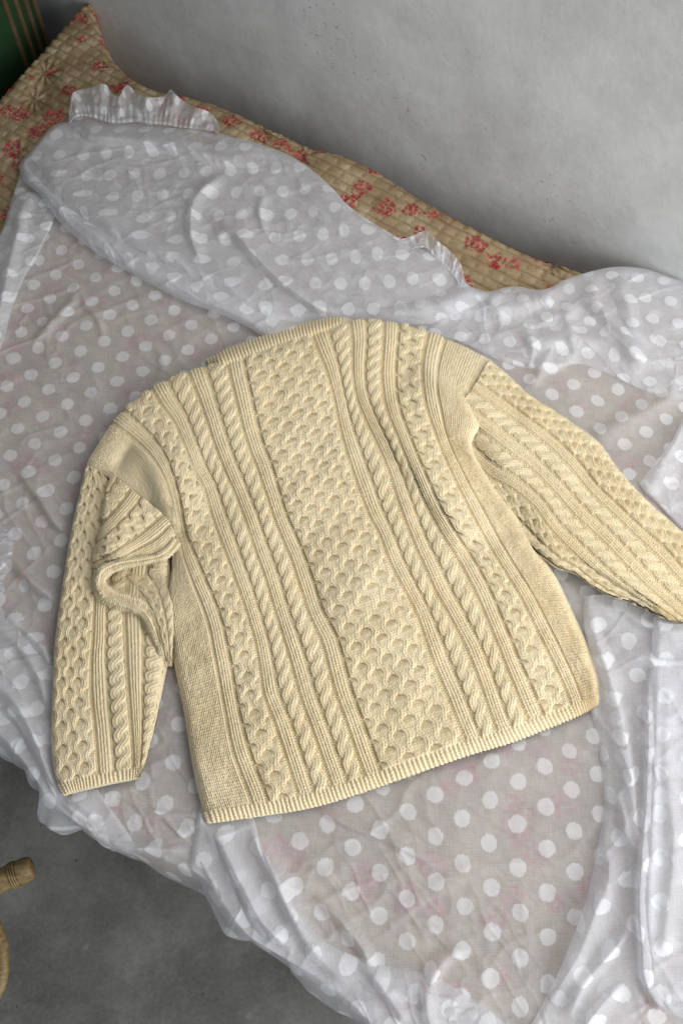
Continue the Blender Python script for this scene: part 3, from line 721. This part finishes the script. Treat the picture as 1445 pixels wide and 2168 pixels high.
body_layout = [('plain',14),('purl',1),('ridge',3.8),('purl',1.3),('chain',8),('purl',1.3),('ridge',3.8),('purl',1.3),('rope',4.6),('purl',1.3),('ridge',3.8),('purl',1.3),('rope',4.6),('purl',1.3),('ridge',3.8),
               ('purl',1.3),('honey',24),('purl',1.3),('ridge',3.8),('purl',1.3),('rope',4.6),('purl',1.3),('ridge',3.8),('purl',1.3),('rope',4.6),('purl',1.3),('ridge',3.8),('purl',1.3),('chain',8),('purl',1.3),('ridge',3.8),('purl',1),('plain',11)]
TOT = sum(n for _, n in body_layout)
us = [0]; x = 0
for k, n in body_layout:
    if k == 'ridge': us.append(x+n/2)
    x += n
us.append(TOT)
ZS = ZB + 0.0045
def edge_round(d, r): return np.sqrt(np.clip(1-(1-np.clip(d/r, 0, 1))**2, 0, 1))
def body_z(px, py, U, V):
    z = 0.019 + 0.004*fbm(px/150, py/150, 201, 2) + 0.0018*fbm(px/45, py/45, 205, 2)
    z = z + 0.006*sm(0.35, 0.0, V)
    z = z + ridge(px, py, [(752,760,0),(782,815,.004),(815,878,.009),(862,945,.011),(908,1010,.013),(945,1065,.013),(980,1115,.008),(1010,1165,.0)], 34, 62, 2.0)
    z = z - ridge(px, py, [(780,910,0),(825,970,.003),(870,1030,.004),(910,1085,.004),(945,1125,.0)], 22, 22)
    z = z + ridge(px, py, [(872,762,0),(898,782,.008),(918,805,.012),(945,832,.014),(980,864,.015),(1010,900,.014),(1022,940,.006),(1036,985,0)], 60, 15, 2.0)
    z = z + ridge(px, py, [(285,930,0),(322,985,.010),(348,1050,.014),(362,1105,.012),(370,1140,.0)], 22, 44)
    z = z - ridge(px, py, [(352,985,0),(372,1060,.007),(386,1125,.010),(394,1165,.004)], 11, 11)
    z = z - ridge(px, py, [(290,925,0),(262,968,.008),(240,1005,.006)], 16, 18)
    z = z + ridge(px, py, [(330,850,0),(360,930,.006),(390,1000,.008),(410,1060,.004)], 26, 26)
    z = z + ridge(px, py, [(700,1100,0),(760,1230,.005),(830,1350,.004),(900,1480,0)], 60, 60)
    z = z - ridge(px, py, [(560,1000,0),(640,1160,.003),(680,1300,.004),(740,1440,0)], 30, 30)
    el = edge_round(U*0.0058, 0.022); er = edge_round((TOT-U)*0.0058, 0.024)
    eb = edge_round((1-V)*0.80, 0.020); et = edge_round(V*0.80+0.006, 0.03)
    # the shoulder seams are attached to the sleeves: no rolled edge there
    kl = sm(1120, 1220, py); el = 1-kl*(1-el) - 0.15*(1-kl)*(1-el); kr = sm(930, 1120, py); er = 1 - (0.35+0.65*kr)*(1-er)
    return ZS + z*(0.12+0.88*el)*(0.12+0.88*er)*(0.18+0.82*eb)*(0.35+0.65*et)
knit_piece(sweater, [E0,R0,R1,R2,R3,R4,R5,R6,R7,E1], us, body_layout, 190, body_z, hem=5, seed=301)

# neckband: ribs run across the band
NB_OUT = [(436,762),(483,738),(545,715),(608,693),(660,681),(691,675),(728,672),(745,676)]
NB_IN = [(446,775),(498,768),(535,756),(587,735),(633,722),(674,705),(708,691),(745,686)]
def neckband():
    n, m = 420, 40
    V = np.linspace(0, 1, n); T = np.linspace(0, 1, m)[:, None]
    a, _ = resample(NB_OUT, V); b, _ = resample(NB_IN, V)
    a[:, 1] += 0; b[:, 1] += 10
    PX = a[None, :, 0]*(1-T)+b[None, :, 0]*T; PY = a[None, :, 1]*(1-T)+b[None, :, 1]*T
    z = ZS + 0.003 + 0.022*np.sin(np.pi*np.clip(T*0.86+0.02, 0, 1))**0.6*(sm(0,0.10,V)*sm(1.0,0.9,V))[None]
    X = P(PX, PY, z + 0*PX); Nn = normals(X)
    rb = np.abs(np.sin(np.pi*V[None, :]*44 + 0.25*np.sin(T*3)+0.3*fbm(V*30,V*0,5)[None]))
    h = MM*(2.6*rb**0.8 + 0.7*rb*np.sin(np.pi*((T*6) % 1)))*np.sin(np.pi*np.clip(T*0.92+0.06, 0, 1))**0.3
    X = X+Nn*h[..., None]
    grid_obj('neckband', X, WOOL, sweater, X[..., :2]*1.0)
neckband()

# right sleeve
T_TOP = [(1036,762),(1075,795),(1120,838),(1170,868),(1217,900),(1264,934),(1292,973),(1323,1012),(1357,1049),(1396,1085),(1445,1127),(1540,1205)]
T_1 = [(1003,818),(1049,848),(1104,888),(1166,936),(1214,984),(1259,1040),(1301,1079),(1348,1124),(1404,1175),(1441,1217),(1505,1275)]
T_2 = [(975,862),(1035,909),(1104,962),(1130,984),(1174,1028),(1222,1082),(1278,1133),(1331,1189),(1376,1236),(1424,1280),(1468,1320)]
T_3 = [(965,905),(1000,960),(1040,998),(1082,1020),(1138,1067),(1168,1111),(1208,1152),(1264,1203),(1320,1246),(1380,1284),(1444,1324)]
T_BOT = [(960,980),(1000,1040),(1060,1110),(1120,1165),(1152,1187),(1180,1207),(1214,1216),(1250,1243),(1292,1265),(1334,1279),(1376,1299),(1424,1322)]
sl_layout = [('plain',1),('honey',16),('purl',1.2),('ridge',3.8),('purl',1.3),('rope',4.6),('purl',1.3),('ridge',3.8),('purl',1.3),('rope',4.6),('purl',1.3),('ridge',3.8),('purl',1.3),('chain',8),('purl',1.3),('rope',4),('plain',3)]
STOT = sum(n for _, n in sl_layout)
us2 = [0]; x = 0
for k, n in sl_layout:
    if k == 'ridge': us2.append(x+n/2)
    x += n
us2.append(STOT)
def rs_z(px, py, U, V):
    z = 0.024 + 0.004*fbm(px/110, py/110, 221, 2)
    z = z - ridge(px, py, [(975,880,.006),(998,938,.018),(1040,1030,.014),(1100,1110,.012),(1150,1180,.005)], 34, 30)
    z = z - ridge(px, py, [(1150,1120,.0),(1210,1180,.004),(1280,1225,.006),(1380,1290,.004)], 10, 10)
    a = edge_round(U*0.0058+0.001, 0.032); b = edge_round((STOT-U)*0.0048+0.001, 0.026); c = edge_round((1-V)*0.6, 0.02)
    return ZS + 0.0015 + z*(0.1+0.9*a)*(0.1+0.9*b)*(0.2+0.8*c)
knit_piece(sweater, [T_TOP,T_1,T_2,T_3,T_BOT], us2, sl_layout, 128, rs_z, hem=4, hemname='cuff', rootmesh='sleeve', seed=401, phase=2)

# left sleeve: the lower layer, down to the cuff
L_OUT = [(183,985),(168,1050),(152,1120),(142,1180),(133,1240),(124,1300),(116,1370),(113,1450),(110,1530),(111,1600),(120,1650),(138,1686)]
L_H = [(232,1020),(226,1080),(214,1150),(205,1220),(200,1290),(196,1360),(192,1440),(196,1500),(202,1560),(207,1620),(212,1668)]
L_1 = [(250,1040),(240,1100),(228,1170),(219,1230),(213,1290),(211,1349),(209,1393),(213,1491),(221,1580),(225,1635),(229,1664)]
L_2 = [(300,1070),(295,1130),(285,1190),(277,1250),(272,1300),(274,1363),(275,1393),(280,1480),(287,1575),(288,1620),(284,1653)]
L_E = [(362,1140),(362,1200),(362,1260),(363,1330),(360,1380),(345,1462),(326,1552),(309,1612),(296,1651)]
ll = [('plain',0.5),('honey',16),('purl',1.2),('ridge',3.8),('purl',1.3),('rope',4.8),('purl',1.3),('ridge',3.8),('purl',1.3),('rope',4.8),('purl',1)]
LT = sum(n for _, n in ll)
def ls_z(px, py, U, V):
    z = 0.018 + 0.003*fbm(px/90, py/90, 231, 2)
    z = z + 0.005*sm(1150, 1000, py)
    z = z*(1 - np.clip(ridge(px, py, [(238,1224,1.0),(275,1226,1.0),(318,1240,1.0),(345,1290,.9),(352,1340,.6),(356,1385,.2)], 30, 30), 0, 0.93))
    a = edge_round(U*0.0058+0.0008, 0.026); b = edge_round((LT-U)*0.0055, 0.020); c = edge_round((1-V)*0.6, 0.018)
    b = np.where(py < 1180, 1, b)
    return ZS + 0.0015 + z*(0.1+0.9*a)*(0.1+0.9*b)*(0.2+0.8*c)
lsleeve = knit_piece(sweater, [L_OUT,L_H,L_1,L_2,L_E], [0,17.1,19.6,29.4,LT], ll, 132, ls_z, hem=5, hemname='cuff', rootmesh='sleeve', seed=501, phase=1)

# the upper arm of the left sleeve, folded over itself
F0 = [(240,999),(236,1008),(231,1018),(227,1030)]
F1 = [(262,1024),(248,1046),(233,1064),(222,1078)]
F2 = [(290,1046),(268,1074),(244,1102),(211,1135)]
F3 = [(322,1070),(290,1108),(250,1140),(203,1176)]
F4 = [(357,1102),(318,1134),(276,1160),(240,1180),(200,1200)]
F5 = [(371,1132),(350,1166),(310,1182),(268,1192),(232,1200),(207,1216)]
fl_l = [('ridge',2),('purl',1),('rope',5),('purl',1),('ridge',3.4),('purl',1.2),('chain',8),('purl',1.2),('ridge',3.4),('purl',1),('plain',4)]
FT = sum(n for _, n in fl_l)
def flap_z(px, py, U, V):
    z = 0.036 + 0.003*fbm(px/60, py/60, 241, 2)
    z = z + ridge(px, py, [(250,1030,.0),(262,1100,.006),(250,1160,.010),(225,1190,.012)], 40, 30)
    a = edge_round((1-V)*0.11+0.002, 0.022); b = edge_round((FT-U)*0.004+0.002, 0.016)
    return ZS + z*(0.45+0.55*a)*(0.6+0.4*b)
knit_piece(lsleeve, [F0,F1,F2,F3,F4,F5], [0,5.5,10.7,17.8,24.7,FT], fl_l, 40, flap_z, seed=601, spst=6, sprow=5, rootmesh=False, rpm=310)

def roll(name, path, rad, hgt, nrib, seed, parent, rows_per_m=300, z0=0.03, a0=-0.1, a1=math.pi+0.1):
    """a rolled edge of knitting swept along a pixel path; rad in px (list), z0 = height list"""
    n, m = 420, 44
    V = np.linspace(0, 1, n)
    c, L = resample(path, V, smooth=5)
    t = np.gradient(c, axis=0); t /= np.linalg.norm(t, axis=1, keepdims=True); nn = np.stack([-t[:, 1], t[:, 0]], 1)
    r = np.interp(V, np.linspace(0, 1, len(rad)), rad); zz = np.interp(V, np.linspace(0, 1, len(z0)), z0); hh = np.interp(V, np.linspace(0, 1, len(hgt)), hgt)
    A = np.linspace(a0, a1, m)
    PX = c[None, :, 0] + nn[None, :, 0]*r[None]*np.cos(A)[:, None]; PY = c[None, :, 1] + nn[None, :, 1]*r[None]*np.cos(A)[:, None]
    Z = ZS + zz[None] + hh[None]*np.sin(A)[:, None]
    X = P(PX, PY, Z); Nn = np.cross(np.gradient(X, axis=0), np.gradient(X, axis=1)); Nn /= np.linalg.norm(Nn, axis=2, keepdims=True)+1e-12
    if Nn[m//2, :, 2].mean() < 0: Nn = -Nn
    s = (A[:, None]-a0)/(a1-a0)*nrib + 0*V[None]; tt = V[None]*L*rows_per_m + 0*A[:, None]
    s = (A[:, None]-a0)/(a1-a0)*nrib + 0*V[None] + 0.12*fbm(V*9, V*0, seed)[None]
    h = 0*s; x0 = 0
    for kind, w in (('plain', 1.5), ('purl', 1.5), ('ridge', 2.4), ('purl', 2.0), ('plain', 2.0), ('purl', 1.6)):
        k = (s >= x0) & (s < x0+w+1e-9) if x0 > 0 else (s < w)
        h = np.where(k, KN[kind](s-x0, tt, w), h); x0 += w
    h = h*1.5*(1+0.25*fbm(s, tt/5, seed)) + 0.002*fbm(V*14, V*0+2, seed+5, 2)[None]
    X = X + Nn*h[..., None]
    return grid_obj(name, X, WOOL, parent, np.stack([s, tt], -1)*0.01)
rim = roll('sleeve_fold', [(374,1146),(348,1174),(302,1186),(262,1192),(236,1200),(217,1213),(211,1234),(222,1256),(250,1270),(286,1282),(314,1304),(333,1342),(347,1380),(354,1412)],
           [5,6,6,7,9,12,14,15,15,16,18,19,16,9], [0.004,0.006,0.007,0.008,0.010,0.014,0.016,0.015,0.014,0.014,0.014,0.013,0.010,0.004], 11, 701, lsleeve,
           z0=[0.024,0.028,0.030,0.030,0.030,0.026,0.021,0.018,0.017,0.015,0.013,0.011,0.008,0.003])
# inside the opening
I0 = [(236,1214),(262,1240),(292,1264),(318,1298),(335,1345),(350,1402)]
I1 = [(288,1200),(308,1232),(328,1268),(342,1308),(351,1350),(358,1399)]
I2 = [(342,1186),(356,1220),(366,1260),(370,1305),(369,1350),(365,1396)]
il = [('ridge',3),('purl',1.5),('chain',8),('purl',1.5),('rope',5),('purl',1)]
def in_z(px, py, U, V):
    z = 0.004 + 0.022*sm(0.10, 0.55, V) - 0.012*sm(0.75, 1.0, V)
    b = edge_round((20-U)*0.0055+0.001, 0.016)
    return ZS + z*(0.2+0.8*b) 
knit_piece(lsleeve, [I0,I1,I2], [0,10,20], il, 44, in_z, seed=801, rpm=310, scale=0.6)

# loose fibres standing off the wool
def fuzz(n=26000):
    rng = np.random.default_rng(5)
    src = [o for o in S.objects if o.type == 'MESH' and o.data.materials and o.data.materials[0] == WOOL]
    pts = []; 
    for o in src:
        k = len(o.data.vertices); a = np.empty(k*3, np.float32); o.data.vertices.foreach_get('co', a); nn = np.empty(k*3, np.float32); o.data.vertices.foreach_get('normal', nn)
        idx = rng.integers(0, k, max(20, int(n*k/1.0e6))); pts.append(np.hstack([a.reshape(-1, 3)[idx], nn.reshape(-1, 3)[idx]]))
    pts = np.vstack(pts); m = len(pts); nn = pts[:, 3:]; nn[nn[:, 2] < 0] *= -1
    d = nn*0.7 + rng.normal(0, 0.7, (m, 3)); d[:, 2] = np.abs(d[:, 2])*0.8; d /= np.linalg.norm(d, axis=1, keepdims=True)
    c = rng.normal(0, 0.6, (m, 3)); L = rng.uniform(0.0025, 0.0075, (m, 1)); side = np.cross(d, rng.normal(0, 1, (m, 3))); side /= np.linalg.norm(side, axis=1, keepdims=True); side *= 0.00009
    P0 = pts[:, :3]; P1 = P0 + d*L*0.5; P2 = P0 + d*L*0.85 + c*L*0.4
    Vv = np.stack([P0-side, P0+side, P1-side, P1+side, P2], 1).reshape(-1, 3)
    b = np.arange(m)[:, None]*5
    T3 = np.concatenate([b+np.array([[0, 1, 3]]), b+np.array([[0, 3, 2]]), b+np.array([[2, 3, 4]])])
    o = link('wool_fuzz', raw_mesh('wool_fuzz', Vv, T3, WOOL), sweater); o['kind'] = 'stuff'
fuzz()

# ------------------------------------------------------------------ green striped cupboard beyond the left end of the bed
GREEN = mat_simple('green_paint', (0.010, 0.036, 0.012), (0.017, 0.052, 0.018), 9, 0.45)
TAN = mat_simple('tan_stripe', (0.075, 0.05, 0.025), (0.12, 0.08, 0.04), 25, 0.6)
cab = bpy.data.objects.new('cabinet', None); COL.objects.link(cab); cab.location = (0, 0, 0)
ga, gb = P(128, 58, 0.44)[:2], P(-40, 252, 0.44)[:2]
gax = (ga-gb)/np.linalg.norm(ga-gb)
gay = np.array([-gax[1], gax[0]])
if gay[0] > 0: gay = -gay
box('cabinet_body', ga - gax*0.75 + gay*0.26, 0.75, 0.22, 0.0, 1.25, GREEN, cab, gax, 0.006)
for qx, qy, z1 in ((118, 66, 1.22), (107, 82, 1.22), (93, 99, 1.22), (77, 118, 1.22), (60, 138, 1.22), (20, 180, 1.22)):
    cpt = ga + gax*np.dot(P(qx, qy, 0.44)[:2]-ga, gax) + gay*0.038
    box('stripe', cpt, 0.0065, 0.003, 0.22 if qx > 70 else 0.95, z1, TAN, cab, gax, 0.0012)
tag(cab, 'dark green painted cabinet with tan stripes beyond the left end of the bed', 'cabinet')

# ------------------------------------------------------------------ rattan chair at the left, only its ends show
CANE = mat_simple('cane', (0.12, 0.075, 0.028), (0.34, 0.235, 0.10), 22, 0.55, (2, 6, 6), 0.9)
def tube(name, pts, rad, mat, parent, n=60, m=18, bulge=None):
    c = catmull(pts, n); t = np.gradient(c, axis=0); t /= np.linalg.norm(t, axis=1, keepdims=True)
    up = np.array([0, 0, 1.0]); sd = np.cross(t, up); sd /= np.linalg.norm(sd, axis=1, keepdims=True)+1e-9; u2 = np.cross(sd, t)
    A = np.linspace(0, 2*np.pi, m+1)[:-1]
    r = np.interp(np.linspace(0, 1, n), np.linspace(0, 1, len(rad)), rad)
    X = c[:, None] + r[:, None, None]*(np.cos(A)[None, :, None]*sd[:, None] + np.sin(A)[None, :, None]*u2[:, None])*(1+0.03*np.sin(A*5))[None, :, None]
    I = np.arange(n*m).reshape(n, m); J = np.roll(I, -1, axis=1)
    Q = np.stack([I[:-1], J[:-1], J[1:], I[1:]], -1).reshape(-1, 4)
    V = X.reshape(-1, 3); capv = np.array([c[0], c[-1]]); V = np.vstack([V, capv])
    tri = [(n*m, J[0, k], I[0, k], I[0, k]) for k in range(m)] + [(n*m+1, I[-1, k], J[-1, k], J[-1, k]) for k in range(m)]
    me = bpy.data.meshes.new(name)
    me.from_pydata(V.tolist(), [], [tuple(map(int, q)) for q in Q] + [tuple(map(int, q[:3])) for q in tri])
    me.materials.append(mat); me.polygons.foreach_set('use_smooth', np.ones(len(me.polygons), bool))
    return link(name, me, parent)
chair = bpy.data.objects.new('rattan_chair', None); COL.objects.link(chair); chair.location = (0, 0, 0)
ZC = 0.34
pts = [P(-150, 1932, ZC), P(-60, 1900, ZC), P(0, 1866, ZC), P(52, 1843, ZC)]
tube('arm', pts, [0.020, 0.019, 0.018, 0.0175], CANE, chair)
e = np.array(P(52, 1843, ZC)); d = e - np.array(P(0, 1866, ZC)); d /= np.linalg.norm(d)
tube('arm_end', [e - d*0.010, e + d*0.002, e + d*0.010, e+d*0.0125], [0.0185, 0.0190, 0.0180, 0.0150], CANE, chair, 20)
for k in range(3):
    q = e - d*(0.012 + 0.0035*k); s1 = np.cross(d, [0, 0, 1.0]); s1 /= np.linalg.norm(s1); s2 = np.cross(s1, d)
    ring = [q + 0.0192*(math.cos(a)*s1 + math.sin(a)*s2) for a in np.linspace(0, 2*math.pi, 17)]
    tube('binding', ring, [0.0016, 0.0016], CANE, chair, 48, 6)
tube('leg', [P(-30, 1900, ZC), P(-70, 1960, 0.17), P(-110, 2010, 0.0)], [0.018, 0.018], CANE, chair)
tube('hoop', [P(-110, 1900, 0.20), P(-30, 1930, 0.20), P(0, 1985, 0.20), P(6, 2040, 0.20), P(-2, 2090, 0.20), P(-30, 2130, 0.20), P(-110, 2150, 0.20)], [0.010, 0.011, 0.010], CANE, chair)
tag(chair, 'pale rattan chair at the left edge, its bound arm end over the concrete floor', 'chair')
